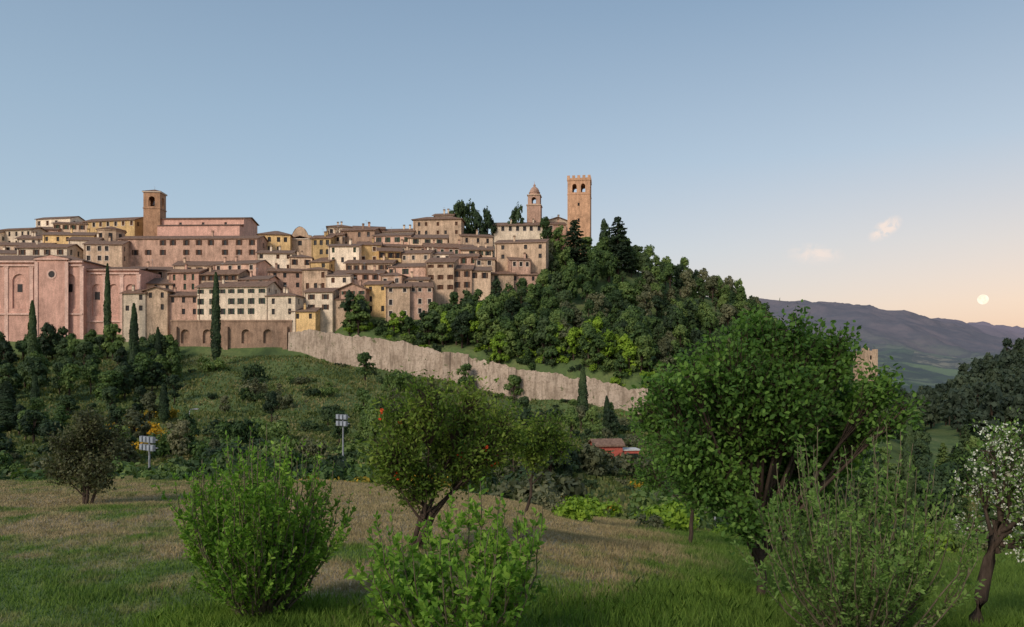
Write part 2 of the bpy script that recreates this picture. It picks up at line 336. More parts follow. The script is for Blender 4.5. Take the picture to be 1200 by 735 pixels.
def t_broad(k,n=2600,sz=.48,tallness=1.0):
    r=random.Random(k); H=9.0; g=Geo()
    g.tube([(0,0,-1),(0.1,0,2),(0.2,0.1,5),(0,0,7)],[0.3,0.22,0.14,0.05],1,4)
    lobes=[]
    for i in range(12):
        a=r.random()*6.28; t=r.random(); zz=2.2+t*5.6; rr=(2.4-2.0*abs(t-0.3)*1.25)*r.uniform(0.45,1)*tallness
        lobes.append((math.cos(a)*rr,math.sin(a)*rr,zz,r.uniform(0.9,1.7)))
        g.tube([(0.1,0,2.5),(math.cos(a)*rr*.6,math.sin(a)*rr*.6,zz-.6),(math.cos(a)*rr,math.sin(a)*rr,zz)],[0.1,0.06,0.02],1,3)
    lobes.append((r.uniform(-.5,.5),0,H-1.5,1.3)); cloud(g,lobes,n,sz,0,0.9)
    return g.arrays()
def t_bush(k,n=1000,sz=.25):
    r=random.Random(k); g=Geo(); lobes=[(r.uniform(-1.5,1.5),r.uniform(-1,1),r.uniform(0.2,1.3),r.uniform(0.4,0.95)) for _ in range(9)]
    for l in lobes: g.tube([(0,0,-0.3),(l[0]*.6,l[1]*.6,l[2]*.6),l[:3]],[.06,.04,.02],1,3)
    cloud(g,lobes,n,sz,0,0.9); 
    P=rng.normal(0,.8,(90,3))*np.array([1,1,.35])+np.array([0,0,1.1]); V,Fc=quads(P,rvec(90),sz); g.npadd(V,Fc,0)
    return g.arrays()
def t_cyp(k):
    g=Geo(); n=4000; H=10.
    t=rng.random(n)**0.85; a=rng.random(n)*6.283; R=0.85*np.minimum(1,(t*7+0.15))*np.sqrt(np.clip(1-t**1.6,0.01,1))*(1+0.13*np.sin(a*3+t*17)+0.08*np.sin(t*40+a))
    R*=0.75+0.3*rng.random(n); P=np.stack([np.cos(a)*R,np.sin(a)*R,t*H+0.4],1)
    Nn=unit(np.stack([np.cos(a),np.sin(a),0*a+0.25],1)+rvec(n)*0.5); V,Fc=quads(P,Nn,0.28); g.npadd(V,Fc,0)
    g.tube([(0,0,-1),(0,0,4),(0,0,9.5)],[0.16,0.12,0.02],1,6); return g.arrays()
def t_con(k):
    g=Geo(); H=12.; r=random.Random(k)
    g.tube([(0,0,-1),(0,0,6),(0,0,11.7)],[0.28,0.18,0.03],1,6)
    for i in range(26):
        t=(i+0.5)/26; z=1.2+t*(H-1.5); R=(3.3*(1-t)**0.6+0.25)*r.uniform(0.7,1.15); m=int(5+5*(1-t))
        for j in range(m):
            a=r.random()*6.28; k=int(50*R/2+12); s=rng.random(k)**0.6*R; sp=0.5*(1-s/R*0.5)
            P=np.stack([np.cos(a)*s,np.sin(a)*s,z-0.25*s+0.06*s*s],1)+rng.normal(0,0.22,(k,3))*sp[:,None]
            V,Fc=quads(P,unit(rvec(k)*0.7+np.array([math.cos(a)*.6,math.sin(a)*.6,0.7])),0.33); g.npadd(V,Fc,0)
    return g.arrays()
BRO=[t_broad(k) for k in range(7)]; BROT=[t_broad(k+30,2600,.42,.75) for k in range(5)]; BROF=[t_broad(k+50,380,1.15) for k in range(4)]; BUS=[t_bush(k+20) for k in range(6)]; CYP=[t_cyp(k) for k in range(2)]; CON=[t_con(k) for k in range(3)]
class Merge:
    def __init__(s): s.V=[];s.L=[];s.M=[];s.R=[];s.off=0;s.mats=[BARK]
    def add(s,T,x,y,z,sx,sz,mat,rz):
        V,L,C,M=T
        if mat not in s.mats: s.mats.append(mat)
        c,n=math.cos(rz),math.sin(rz); W=np.stack([(V[:,0]*c-V[:,1]*n)*sx+x,(V[:,0]*n+V[:,1]*c)*sx+y,V[:,2]*sz+z],1)
        s.V.append(W); s.L.append(L+s.off); s.off+=len(V); s.M.append(np.where(M==1,0,s.mats.index(mat))); s.R.append(np.full(len(C),random.uniform(-.5,.5)))
    def make(s,name):
        g=Geo(); L=np.concatenate(s.L).reshape(-1,4); g.npadd(np.concatenate(s.V),L,np.concatenate(s.M)); return g.obj(name,s.mats,rnd=np.concatenate(s.R))
def place(T,name,x,y,s=1,sz=None,mat=None,zoff=0):
    m=Merge(); m.add(T,0,0,0,s,sz or s,mat,random.random()*6.28); o=m.make(name); o.location=(x,y,h(x,y)+zoff); return o
def scatter(gname,n,ur,dr,mes,sr,mats,cond=None,clump=None,pw=1.0,zr=(.8,1.25)):
    e=Merge(); c=0; t=0
    while c<n and t<n*40:
        t+=1; u=random.uniform(*ur); d=random.uniform(*dr)
        if cond and not cond(u,d): continue
        x=PX(u,d)
        if clump and mnoise.noise((x/clump,d/clump,9))<random.uniform(-.1,.35): continue
        s=sr[0]+(sr[1]-sr[0])*random.random()**pw; e.add(random.choice(mes),x,d,h(x,d)-.15*s,s,s*random.uniform(*zr),random.choice(mats),random.random()*6.28); c+=1
    return e.make(gname)
def townd(u): return float(np.interp(u,[380,395,400,500,515,570,575,640,645],[224,226,232,232,238,241,248,254,400]))
scatter('hillside_woods',330,(635,1010),(192,335),BRO+BROT+BROT,(0.75,1.35),[L_MID,L_MID,L_MID,L_DARK,L_OLIVE],lambda u,d: d>walld(u)+6 and not(u<700 and d>284),None,1.2,(.85,1.35))
scatter('hillside_understorey',200,(635,1010),(192,335),BRO,(0.5,0.8),[L_MID,L_DARK,L_DARK],lambda u,d: d>walld(u)+5 and not(u<700 and d>284))
scatter('slope_trees',95,(505,650),(200,264),BRO+BROT,(0.55,1.0),[L_MID,L_DARK,L_MID],lambda u,d: walld(u)+4<d<townd(u))
scatter('wall_top_shrubs',190,(375,790),(188,240),BUS+BRO[:2],(0.6,1.4),[L_MID,L_DARK,L_MID,L_LIGHT],lambda u,d: walld(u)+2.5<d<min(townd(u)-1.5,walld(u)+13))
scatter('wall_foot_bushes',38,(345,800),(180,228),BUS,(0.4,1.0),[L_MID,L_DARK,L_OLIVE],lambda u,d: walld(u)-7<d<walld(u)-1.3,None,1.6)
scatter('lower_town_trees',110,(-160,205),(165,224),BRO+BROT,(0.7,1.1),[L_MID,L_DARK,L_DARK])
scatter('lower_town_copse',85,(-160,190),(85,160),BRO+BUS,(0.45,0.8),[L_MID,L_DARK,L_OLIVE])
scatter('field_bushes',240,(190,800),(85,205),BUS,(0.35,2.3),[L_MID,L_DARK,L_OLIVE,L_MID,L_DARK],lambda u,d: d<walld(u)-9,13,2.2)
scatter('field_saplings',26,(200,640),(95,180),BRO+BROT,(0.3,0.65),[L_MID,L_DARK,L_OLIVE])
scatter('valley_trees',80,(420,1000),(75,170),BRO+BROT,(0.4,0.75),[L_MID,L_DARK,L_OLIVE,L_MID],lambda u,d: not(655<u<770 and d<140))
scatter('valley_bushes',230,(-120,1000),(42,110),BUS,(0.5,1.7),[L_MID,L_DARK,L_OLIVE,L_MID,L_DARK],lambda u,d: not(665<u<755),None,1.5)
scatter('broom_bushes',22,(340,860),(42,100),BUS,(0.5,1.0),[L_YEL])
scatter('broom_slope_bushes',14,(130,215),(110,150),BUS,(0.8,1.5),[L_YEL])
scatter('meadow_edge_bushes',45,(640,1500),(26,44),BUS,(0.35,0.8),[L_MID,L_LIGHT,L_OLIVE])
scatter('east_wood',190,(960,1500),(90,345),BRO+CON,(0.7,1.15),[L_MID,L_DARK,L_DARK])
scatter('far_hill_woods',1300,(1020,1800),(320,800),BROF,(1.0,1.8),[L_FAR],zr=(.8,1.5))
scatter('ridge_trees',150,(860,1080),(300,480),BROF,(0.9,1.3),[L_MID,L_FAR])
for u,d,s in ((655,206,0.95),(690,202,1.0),(712,200,0.95),(733,199,0.9),(672,203,.8)): place(BRO[u%6],'acacia_tree',PX(u,d),d,s*1.1,s*1.2,L_LIGHT)
for u,d,s in ((428,200,0.9),(545,207,0.85),(602,202,0.8)): place(BRO[u%6],'field_tree',PX(u,d),d,s,s,L_MID)
def tall(me,name,u,pt,d,H,wid=1.0,mat=None,zo=0):
    x=PX(u,d); z=h(x,d)+zo; s=(PZ(pt,d)-z)/H; return place(me,name,x,d,wid,s,mat or L_DARK,zo)
for u,pt,d,w in ((126,312,222,1.3),(253,322,212,1.6),(38,355,190,1.5),(41,440,150,1.1),(185,385,190,1.2),(157,358,186,1.5),(683,432,180,1.5),(711,465,165,1.0),(8,448,130,2.0),(192,450,140,1.1),(665,527,90,0.7),(1065,470,120,1.1)):
    tall(CYP[u%2],'cypress_tree',u,pt,d,10.2,w)
for u,pt,d,w in ((674,256,280,1.9),(724,252,282,2.0),(697,290,276,1.2)): tall(CON[u%3],'cedar_tree',u,pt,d,12,w)
for u,pt,d,w in ((537,233,297,1.3),(550,230,300,1.45),(606,234,302,1.25),(571,238,299,1.15),(560,246,298,1.2)): tall(BRO[u%7],'holm_oak_tree',u,pt,d,9.2,w,L_DARK)
for u,pt,w in ((640,252,1.1),(655,262,1.2),(708,254,1.0),(522,268,.8),(688,276,1.3),(745,286,1.3)): tall(BRO[u%7],'elm_tree',u,pt,297,9,w,L_MID if u<690 else L_DARK)

# ------------------------------------------------------------ buildings
def facade(g,p0,dr,inw,W,z0,z1,wins,wm,pm,rec=0.3,sur=None,shut=None):
    xs=sorted({0,W}|{w[0] for w in wins}|{w[1] for w in wins}); zs=sorted({z0,z1}|{w[2] for w in wins}|{w[3] for w in wins})
    P=lambda x,z,k=0:(p0[0]+dr[0]*x+inw[0]*k,p0[1]+dr[1]*x+inw[1]*k,z)
    ws={}
    for w in wins: ws[(round(w[0],4),round(w[2],4))]=w
    for i in range(len(xs)-1):
        for j in range(len(zs)-1):
            a,b,c,d=xs[i],xs[i+1],zs[j],zs[j+1]; w=ws.get((round(a,4),round(c,4)))
            if w and abs(w[1]-b)<1e-4 and abs(w[3]-d)<1e-4:
                g.face([P(a,c,rec),P(b,c,rec),P(b,d,rec),P(a,d,rec)],pm if len(w)<5 else w[4])
                g.face([P(a,c),P(b,c),P(b,c,rec),P(a,c,rec)],wm);g.face([P(a,d,rec),P(b,d,rec),P(b,d),P(a,d)],wm)
                g.face([P(a,c),P(a,c,rec),P(a,d,rec),P(a,d)],wm);g.face([P(b,c,rec),P(b,c),P(b,d),P(b,d,rec)],wm)
                if sur is not None:
                    for (xa,xb,za,zb) in ((a-.18,b+.18,d,d+.2),(a-.22,b+.22,c-.18,c),(a-.18,a,c,d),(b,b+.18,c,d)):
                        g.face([P(xa,za,-.06),P(xb,za,-.06),P(xb,zb,-.06),P(xa,zb,-.06)],sur)
                        g.face([P(xa,zb,-.06),P(xb,zb,-.06),P(xb,zb,0),P(xa,zb,0)],sur); g.face([P(xa,za,0),P(xb,za,0),P(xb,za,-.06),P(xa,za,-.06)],sur)
                elif shut is not None:
                    for xa,xb in ((a-.5,a-.02),(b+.02,b+.5)):
                        g.face([P(xa,c,-.08),P(xb,c,-.08),P(xb,d,-.08),P(xa,d,-.08)],shut); g.face([P(xa,d,-.08),P(xb,d,-.08),P(xb,d,-.01),P(xa,d,-.01)],shut)
            else: g.face([P(a,c),P(b,c),P(b,d),P(a,d)],wm)
def roof(g,kind,w,Dp,H,rm,wm,o=0.55,pitch=0.36,th=0.22):
    if kind in('gx','gy'):
        L,Wd=(w,Dp) if kind=='gx' else (Dp,w)
        pr=[(-o,H-o*pitch),(Wd/2,H+Wd/2*pitch),(Wd+o,H-o*pitch)]; lo=[(a,b-th) for a,b in pr]
        hi=[(a,b+0.02) for a,b in pr]
        def Q(t,a,z): return (t,a,z) if kind=='gx' else (a,t,z)
        for k in (0,1):
            g.face([Q(-o,*hi[k]),Q(L+o,*hi[k]),Q(L+o,*hi[k+1]),Q(-o,*hi[k+1])],rm)
            g.face([Q(-o,*lo[k]),Q(-o,*lo[k+1]),Q(L+o,*lo[k+1]),Q(L+o,*lo[k])],rm)
        for t in (-o,L+o):
            for k in (0,1): g.face([Q(t,*lo[k]),Q(t,*hi[k]),Q(t,*hi[k+1]),Q(t,*lo[k+1])],rm)
        for k in (0,2): g.face([Q(-o,*lo[k]),Q(L+o,*lo[k]),Q(L+o,*hi[k]),Q(-o,*hi[k])],rm)
        for t in (0,L): g.face([Q(t,0,H-.001),Q(t,Wd,H-.001),Q(t,Wd/2,H+Wd/2*pitch-th*.6)],wm)
    elif kind=='hip':
        g.box(-o,w+o,-o,Dp+o,H,H+0.18,rm); r=min(w,Dp)/2+o; rz=H+0.18+r*pitch
        A=[(-o,-o,H+.182),(w+o,-o,H+.182),(w+o,Dp+o,H+.182),(-o,Dp+o,H+.182)]
        if w>=Dp: R1,R2=(-o+r,Dp/2,rz),(w+o-r,Dp/2,rz); fs=[(A[0],A[1],R2,R1),(A[1],A[2],R2),(A[2],A[3],R1,R2),(A[3],A[0],R1)]
        else: R1,R2=(w/2,-o+r,rz),(w/2,Dp+o-r,rz); fs=[(A[0],A[1],R1),(A[1],A[2],R2,R1),(A[2],A[3],R2),(A[3],A[0],R1,R2)]
        for f in fs: g.face(f,rm)
    elif kind=='shed':
        z2=H+Dp*0.28
        g.face([(-o,-o,H-.15),(w+o,-o,H-.15),(w+o,Dp,z2),(-o,Dp,z2)],rm); g.face([(-o,-o,H-.35),(-o,-o,H-.15),(w+o,-o,H-.15),(w+o,-o,H-.35)],rm)
        g.face([(-o,-o,H-.35),(w+o,-o,H-.35),(w+o,Dp,z2-.2),(-o,Dp,z2-.2)],rm)
        for t in (0,w): g.face([(t,0,H-.2),(t,Dp,H-.2),(t,Dp,z2-.1)],wm)
        g.face([(0,Dp,H-.2),(w,Dp,H-.2),(w,Dp,z2-.1),(0,Dp,z2-.1)],wm)
def chimney(g,x,y,z,wm,rm):
    g.box(x-.3,x+.3,y-.3,y+.3,z-1,z+1.0,wm); g.box(x-.42,x+.42,y-.42,y+.42,z+1.0,z+1.14,rm)
    g.box(x-.25,x+.25,y-.25,y+.25,z+1.14,z+1.35,wm); g.box(x-.4,x+.4,y-.4,y+.4,z+1.35,z+1.45,rm)
def house(u0,u1,pe,d,wall=None,kind=None,floors=3,cols=None,Dp=None,rot=None,name='stone_house',win=True,ww=1.1,wh=1.75,fh=3.15,drop=5):
    r=random.Random(int(u0*7+pe*13+d)); wall=wall or r.choice([PINK,BEIGE,PINK,BROWN,BEIGE,CREAM]); kind=kind or r.choice(['gx','gx','gx','hip','gy','shed'])
    if wall in (PINK,BROWN,BEIGE) and r.random()<.38: wall=r.choice([CREAM,ROSE,OCHRE,CREAM,BEIGE])
    if kind=='gx' and r.random()<.2 and u1-u0<34: kind=r.choice(['gy','hip','shed'])
    d+=r.uniform(-.8,.8); x0=PX(u0,d); w=PX(u1,d)-x0; Dp=Dp or r.uniform(8,11); rot=math.radians(r.uniform(-12,12)) if rot is None else math.radians(rot)
    ze=PZ(pe,d)+r.uniform(-.5,.9); zb=min(h(x0,d),h(x0+w,d),h(x0,d+Dp))-2.5; zb=min(zb,ze-drop); H=ze-zb
    g=Geo(); pm=r.choice([2,2,2,3,4,2]); q=r.random(); sur=5 if q<0.4 else None; shut=r.choice([3,4,3]) if q>.7 else None
    cols=cols if cols is not None else max(1,round(w/r.uniform(2.6,4.2)))
    ww*=r.uniform(.82,1.1); wh*=r.uniform(.8,1.08); fh*=r.uniform(.92,1.1)
    def mk(Wf,n,fl):
        out=[]; 
        if not win or n<1: return out
        sp=Wf/n; xc=[sp*(i+.5)+r.uniform(-.14,.14)*sp for i in range(n)]
        for f in range(fl):
            zt=H-r.uniform(.6,.95)-f*fh; hh=wh*(0.7 if (f==0 and fl>2) else 1); 
            if zt-hh<0.8: break
            for x in xc:
                if r.random()<0.13: continue
                out.append((x-ww/2,x+ww/2,zt-hh,zt,pm if r.random()<.75 else 2))
        return out
    facade(g,(0,0),(1,0),(0,1),w,0,H,mk(w,cols,floors),0,2,sur=sur,shut=shut)
    sc=max(1,round(Dp/4.5))
    facade(g,(w,0),(0,1),(-1,0),Dp,0,H,mk(Dp,sc,floors),0,2,sur=None); facade(g,(0,Dp),(0,-1),(1,0),Dp,0,H,mk(Dp,sc,floors),0,2,sur=None)
    facade(g,(w,Dp),(-1,0),(0,-1),w,0,H,[],0,2)
    roof(g,kind,w,Dp,H,1,0,o=r.uniform(.35,.7),pitch=r.uniform(.28,.4))
    for _ in range(r.choice([0,1,1,2])):
        cx=r.uniform(.15,.85)*w; cy=Dp*r.uniform(.25,.6); chimney(g,cx,cy,H+min(cy,Dp-cy)*.3+.4,0,1)
    if r.random()<.35: g.tube([(w*.4,Dp*.5,H+1),(w*.4,Dp*.5,H+4)],[.03,.03],6,4); g.box(w*.4-.5,w*.4+.5,Dp*.5-.02,Dp*.5+.02,H+3.7,H+3.76,6)
    g.box(w*.03,w*.03+.12,-.13,-.02,0,H-.3,3)
    return g.obj(name,[wall,ROOF,GLASS,SHBR,SHGR,SURR,STEEL],(x0,d,zb),rot)
HS=[
(143,171,345,232,CREAM,'gx',2),(169,197,343,233,BEIGE,'gy',2),(196,232,347,233,PINK,'gx',2),(231,317,337,233,CREAM,'gx',3,7),(312,348,350,231,CREAM,'hip',2),
(341,370,364,230,OCHRE,'shed',1),(357,391,341,234,CREAM,'gx',2),(389,405,352,235,BEIGE,'gx',1),(398,430,337,235,PINK,'gx',3),(427,455,334,236,OCHRE,'gx',3),(452,480,338,234,BEIGE,'gx',3),(478,507,337,235,PINK,'gx',3),
(146,200,330,241,BEIGE,'gx',1),(198,236,318,244,BROWN,'gx',2),(234,282,322,243,BEIGE,'gx',2),(280,316,326,241,PINK,'gx',2),(314,356,320,245,PINK,'gx',2),(354,384,318,246,BEIGE,'gx',2),(382,412,322,244,CREAM,'shed',2),(408,448,318,246,PINK,'gx',2),(446,472,322,244,BROWN,'gx',2),(470,502,326,243,BEIGE,'gx',2),(500,532,309,248,PINK,'gx',3),(529,553,314,249,BROWN,'gx',2),(550,575,318,249,BEIGE,'gx',1),
(573,602,320,255,BEIGE,'gx',1),(598,630,322,257,PINK,'shed',1),
(150,205,316,252,BROWN,'gx',1),(203,252,310,254,BEIGE,'gx',1),(250,305,312,252,PINK,'gx',1),(302,341,298,257,CREAM,'gx',2),(339,365,300,258,PINK,'gx',2),(363,387,306,256,OCHRE,'shed',2),(385,421,289,260,CREAM,'gx',2),(419,446,285,262,PINK,'gx',2),(444,470,296,258,BEIGE,'gx',2),(466,505,300,259,BROWN,'gx',2),(495,530,296,262,BEIGE,'gx',1),(527,560,300,260,PINK,'gx',2),(556,580,304,258,BEIGE,'gx',2),(405,460,307,253,BEIGE,'gx',2),(455,500,311,252,PINK,'gx',1),
(302,339,274,272,OCHRE,'hip',2,4),(365,388,280,272,OCHRE,'gx',2),(384,402,276,276,BEIGE,'gx',2),(400,440,272,278,BROWN,'gx',2),(437,482,275,276,PINK,'gx',1),(478,524,279,274,BEIGE,'gx',1),(520,556,288,270,PINK,'gx',1),(441,500,287,268,BEIGE,'gx',2),(498,540,289,267,BROWN,'gx',1),(540,577,292,266,BEIGE,'gx',1),
(580,640,285,264,BEIGE,'shed',2,4),(598,622,303,258,PINK,'shed',1),
(-60,2,275,280,BEIGE,'gx',2),(0,42,270,282,CREAM,'gx',2),(40,66,268,288,PINK,'gx',2),(62,100,262,290,BEIGE,'gx',2),(97,166,260,292,OCHRE,'gx',1,7),(42,88,258,296,PINK,'gx',1),
(415,450,268,288,PINK,'gx',1),(384,414,266,292,CREAM,'hip',1),(446,486,272,290,BROWN,'gx',1),(484,541,259,290,PINK,'hip',2,5),(508,531,252,294,BEIGE,'gx',1,2),(540,578,276,286,BEIGE,'gx',1),
(576,636,266,298,CREAM,'gx',1,7),(640,664,262,306,PINK,'gx',1),
(50,108,276,268,PINK,'gx',2),(-50,52,287,262,BEIGE,'gx',1),(20,60,281,272,CREAM,'gx',1),(80,112,282,262,BROWN,'gx',2),(20,80,292,255,PINK,'gx',1),(-40,24,295,254,BROWN,'gx',1),
(98,142,285,257,BEIGE,'gx',2),(155,180,322,247,BEIGE,'gx',1)]
for t in HS:
    house(*t[:7],cols=t[7] if len(t)>7 else None)
palace=house(138,302,279,262,PINK,'gx',2,cols=11,Dp=13,rot=-1,name='long_stone_palace'); palace.data.materials[0]=PINK
def keep():
    d=255; x=PX(1012,d); w=PX(1031,d)-x; g=Geo(); zb=h(x,d)-2; H=PZ(411,d)-zb
    g.tube([(w/2,w/2,0),(w/2,w/2,H-10)],[9,5],1,10)
    facade(g,(0,0),(1,0),(0,1),w,H-14,H,[(w*.45,w*.45+.8,H-3,H-1.6)],0,2)
    for q in (((w,0),(0,1),(-1,0),w),((0,w),(0,-1),(1,0),w),((w,w),(-1,0),(0,-1),w)): facade(g,*q,H-14,H,[],0,2)
    g.box(0.5,w-.5,.5,w-.5,H-1.2,H-.8,0); g.box(.002,w*.4,.002,1,H,H+.9,0); g.box(w*.75,w-.002,.002,1,H,H+.5,0)
    g.obj('ruined_keep',[BEIGE,GROUND,DARK],(x,d,zb),math.radians(12))
keep()

def archwall(g,p0,dr,inw,W,z0,z1,ops,t,m,bm=None):
    P=lambda x,z,k=0:(p0[0]+dr[0]*x+inw[0]*k,p0[1]+dr[1]*x+inw[1]*k,z); cur=0
    for (xc,hw,zb,zs) in ops:
        a,b=xc-hw,xc+hw; g.face([P(cur,z0),P(a,z0),P(a,z1),P(cur,z1)],m)
        if zb>z0+1e-4: g.face([P(a,z0),P(b,z0),P(b,zb),P(a,zb)],m)
        A=[(xc-hw*math.cos(math.pi*i/10),zs+hw*math.sin(math.pi*i/10)) for i in range(11)]
        for i in range(10):
            g.face([P(*A[i]),P(*A[i+1]),P(A[i+1][0],z1),P(A[i][0],z1)],m); g.face([P(*A[i],t),P(*A[i+1],t),P(*A[i+1]),P(*A[i])],m)
        g.face([P(a,zb),P(a,zb,t),P(a,zs,t),P(a,zs)],m);g.face([P(b,zb,t),P(b,zb),P(b,zs),P(b,zs,t)],m);g.face([P(a,zb),P(b,zb),P(b,zb,t),P(a,zb,t)],m)
        if bm is not None: g.face([P(a,zb,t),P(b,zb,t)]+[P(x,z,t) for x,z in A[::-1]],bm)
        cur=b
    g.face([P(cur,z0),P(W,z0),P(W,z1),P(cur,z1)],m)
def square(g,w,z0,z1,ops,t,m,bm=None,x0=0,y0=0):
    for p,dr,inw in (((x0,y0),(1,0),(0,1)),((x0+w,y0),(0,1),(-1,0)),((x0+w,y0+w),(-1,0),(0,-1)),((x0,y0+w),(0,-1),(1,0))): archwall(g,p,dr,inw,w,z0,z1,ops,t,m,bm)
d=300; x0=PX(665,d); w=8.8; zt=PZ(206,d); zb=h(x0+4,d+4)-3; H=zt-zb; g=Geo()
square(g,w,0,H-7.2,[],.5,0)
square(g,w,H-7.2,H-2.0,[(w*.31,.85,H-6.6,H-4.1),(w*.69,.85,H-6.6,H-4.1)],1.1,0)
g.box(.2,w-.2,.2,w-.2,H-7.7,H-7.3,0)
g.box(1.1,w-1.1,1.1,w-1.1,H-2.6,H-2.1,0)
g.box(-.18,w+.18,-.18,w+.18,H-2.0,H-1.55,0); g.box(-.12,w+.12,-.12,w+.12,H-7.5,H-7.2,0)
for k in range(5):
    a=-.15+k*(w+.3-1.1)/4
    for (xa,ya) in ((a,-.15),(a,w-.45)): g.box(xa,xa+1.1,ya,ya+.6,H-1.55,H,0)
    if 0<k<4:
        for xa in (-.15,w-.45): g.box(xa,xa+.6,a,a+1.1,H-1.55,H,0)
g.box(-.15,w+.15,-.149,.45,H-1.55,H-1.0,0); g.box(w*.45,w*.54,-.03,.3,H*.45,H*.45+1.4,1); g.box(w*.45,w*.54,-.03,.3,H*.64,H*.64+1.2,1)
g.obj('crenellated_tower',[BRICK,DARK],(x0,d,zb),math.radians(-9))
d=303; cx=PX(625.5,d); g=Geo(); zb=h(cx,d)-2; w=5.4; zE=PZ(238,d)-zb
square(g,w,0,zE-1,[],.3,0); g.box(-.25,w+.25,-.25,w+.25,zE-1,zE-.6,3)
g2=w-.6; square(g,g2,zE-.6,zE+3.0,[(g2/2,.85,zE-.2,zE+1.5)],.6,0,None,.3,.3)
g.box(0,w,0,w,zE+3.0,zE+3.35,3)
c=w/2
g.revolve(c,c,[(2.1,zE+3.35),(2.1,zE+4.4),(2.3,zE+4.4),(2.3,zE+4.6),(2.0,zE+4.6),(1.85,zE+5.4),(1.4,zE+6.2),(.75,zE+6.75),(.45,zE+6.9),(.45,zE+7.4),(.55,zE+7.45),(.1,zE+8.1),(.05,zE+9),(0,zE+9)],12,0)
g.obj('domed_bell_tower',[PINK,DARK,LEAD,BEIGE],(cx-w/2,d,zb),math.radians(-8))
house(640,668,258,312,BEIGE,'gy',1,cols=1,Dp=18,name='hilltop_church')
d=286; x0=PX(168,d); w=6.0; zt=PZ(224,d); zb=h(x0,d)-3; H=zt-zb; g=Geo()
square(g,w,0,H-6.5,[],.4,0); g.box(-.2,w+.2,-.2,w+.2,H-6.5,H-6.1,0)
square(g,w,H-6.1,H-.4,[(w/2,1.15,H-5.6,H-3.0)],.9,0); g.box(-.35,w+.35,-.35,w+.35,H-.4,H,2)
g.box(.3,w-.3,.3,w-.3,H-6.4,H-6.0,0)
A=[(-.5,-.5,H+.002),(w+.5,-.5,H+.002),(w+.5,w+.5,H+.002),(-.5,w+.5,H+.002)]
for i in range(4): g.face([A[i],A[(i+1)%4],(w/2,w/2,H+1.3)],1)
g.tube([(w/2,w/2,H+1.2),(w/2,w/2,H+2.6)],[.06,.04],3,5); g.revolve(w/2,w/2,[(0,H-3.0),(.35,H-3.1),(.5,H-4),(.8,H-4.5),(0,H-4.5)],10,3)
g.obj('campanile',[BRICK,ROOF,SURR,STEEL],(x0,d,zb),math.radians(4))
g=Geo(); d=288; x0=PX(180,d); w=PX(287,d)-x0; zb=h(x0+w/2,d)-4; H=PZ(256,d)-zb
facade(g,(0,0),(1,0),(0,1),w,0,H,[(w*k-.5,w*k+.5,H-3.2,H-1.6) for k in (.3,.55,.8)],0,2)
for q in (((w,0),(0,1),(-1,0),14),((0,14),(0,-1),(1,0),14),((w,14),(-1,0),(0,-1),w)): facade(g,*q,0,H,[],0,2)
roof(g,'gx',w,14,H,1,0,.6,.22); g.box(w*.1,w*1.0,-4,-.02,0,H-3.6,0); g.face([(w*.08,-4.4,H-3.55),(w*1.02,-4.4,H-3.55),(w*1.02,0,H-2.4),(w*.08,0,H-2.4)],1)
g.obj('hall_church',[SALMON,ROOF,GLASS],(x0,d,zb),math.radians(-2))
g=Geo(); d=277; x0=PX(338,d); w=PX(365,d)-x0; zb=h(x0,d)-3; H=PZ(280,d)-zb
pts=[(0,H),(0,H+1.2),(w*.15,H+1.4),(w*.22,H+2.6),(w*.3,H+3.6),(w*.42,H+4.3),(w*.5,H+4.5),(w*.58,H+4.3),(w*.7,H+3.6),(w*.78,H+2.6),(w*.85,H+1.4),(w,H+1.2),(w,H)]
facade(g,(0,0),(1,0),(0,1),w,0,H,[(w/2-.7,w/2+.7,H-2.4,H-.6),(w/2-.8,w/2+.8,H-8,H-5.2)],0,2)
g.face([(a,0,b) for a,b in pts[::-1]],0); g.face([(a,.5,b) for a,b in pts],0)
for i in range(len(pts)-1): g.face([(pts[i][0],-.15,pts[i][1]),(pts[i+1][0],-.15,pts[i+1][1]),(pts[i+1][0],.6,pts[i+1][1]+.05),(pts[i][0],.6,pts[i][1]+.05)],1)
for q in (((w,0),(0,1),(-1,0),12),((0,12),(0,-1),(1,0),12),((w,12),(-1,0),(0,-1),w)): facade(g,*q,0,H,[],0,2)
g.box(-.15,w+.15,-.2,-.003,H-.2,H+.15,3)
roof(g,'gy',w,11.4,H,1,0,.2,.3); 
o=g.obj('curved_gable_church',[BEIGE,ROOF,GLASS,SURR],(x0,d,zb),0)
g=Geo(); d=268; cx=PX(122,d); zb=h(cx,d)-3; H=PZ(268,d)-zb
g.revolve(0,0,[(4.6,0),(4.6,H-.4),(4.9,H-.4),(4.9,H),(5.1,H+.02),(0,H+1.5)],8,0)
for k in range(8):
    a=math.pi/8+k*math.pi/4; px_,py_=4.27*math.cos(a),4.27*math.sin(a); tx,ty=-math.sin(a),math.cos(a)
    q=lambda t,z:(px_+tx*t+math.cos(a)*.05,py_+ty*t+math.sin(a)*.05,z)
    g.face([q(-.6,H-4),q(.6,H-4),q(.6,H-1.3),q(-.6,H-1.3)],2)
g.revolve(0,0,[(5.2,H+.03),(5.2,H+.2),(0,H+1.75)],8,1)
g.obj('octagonal_lantern',[BEIGE,ROOF,GLASS],(cx,d+5,zb),0)
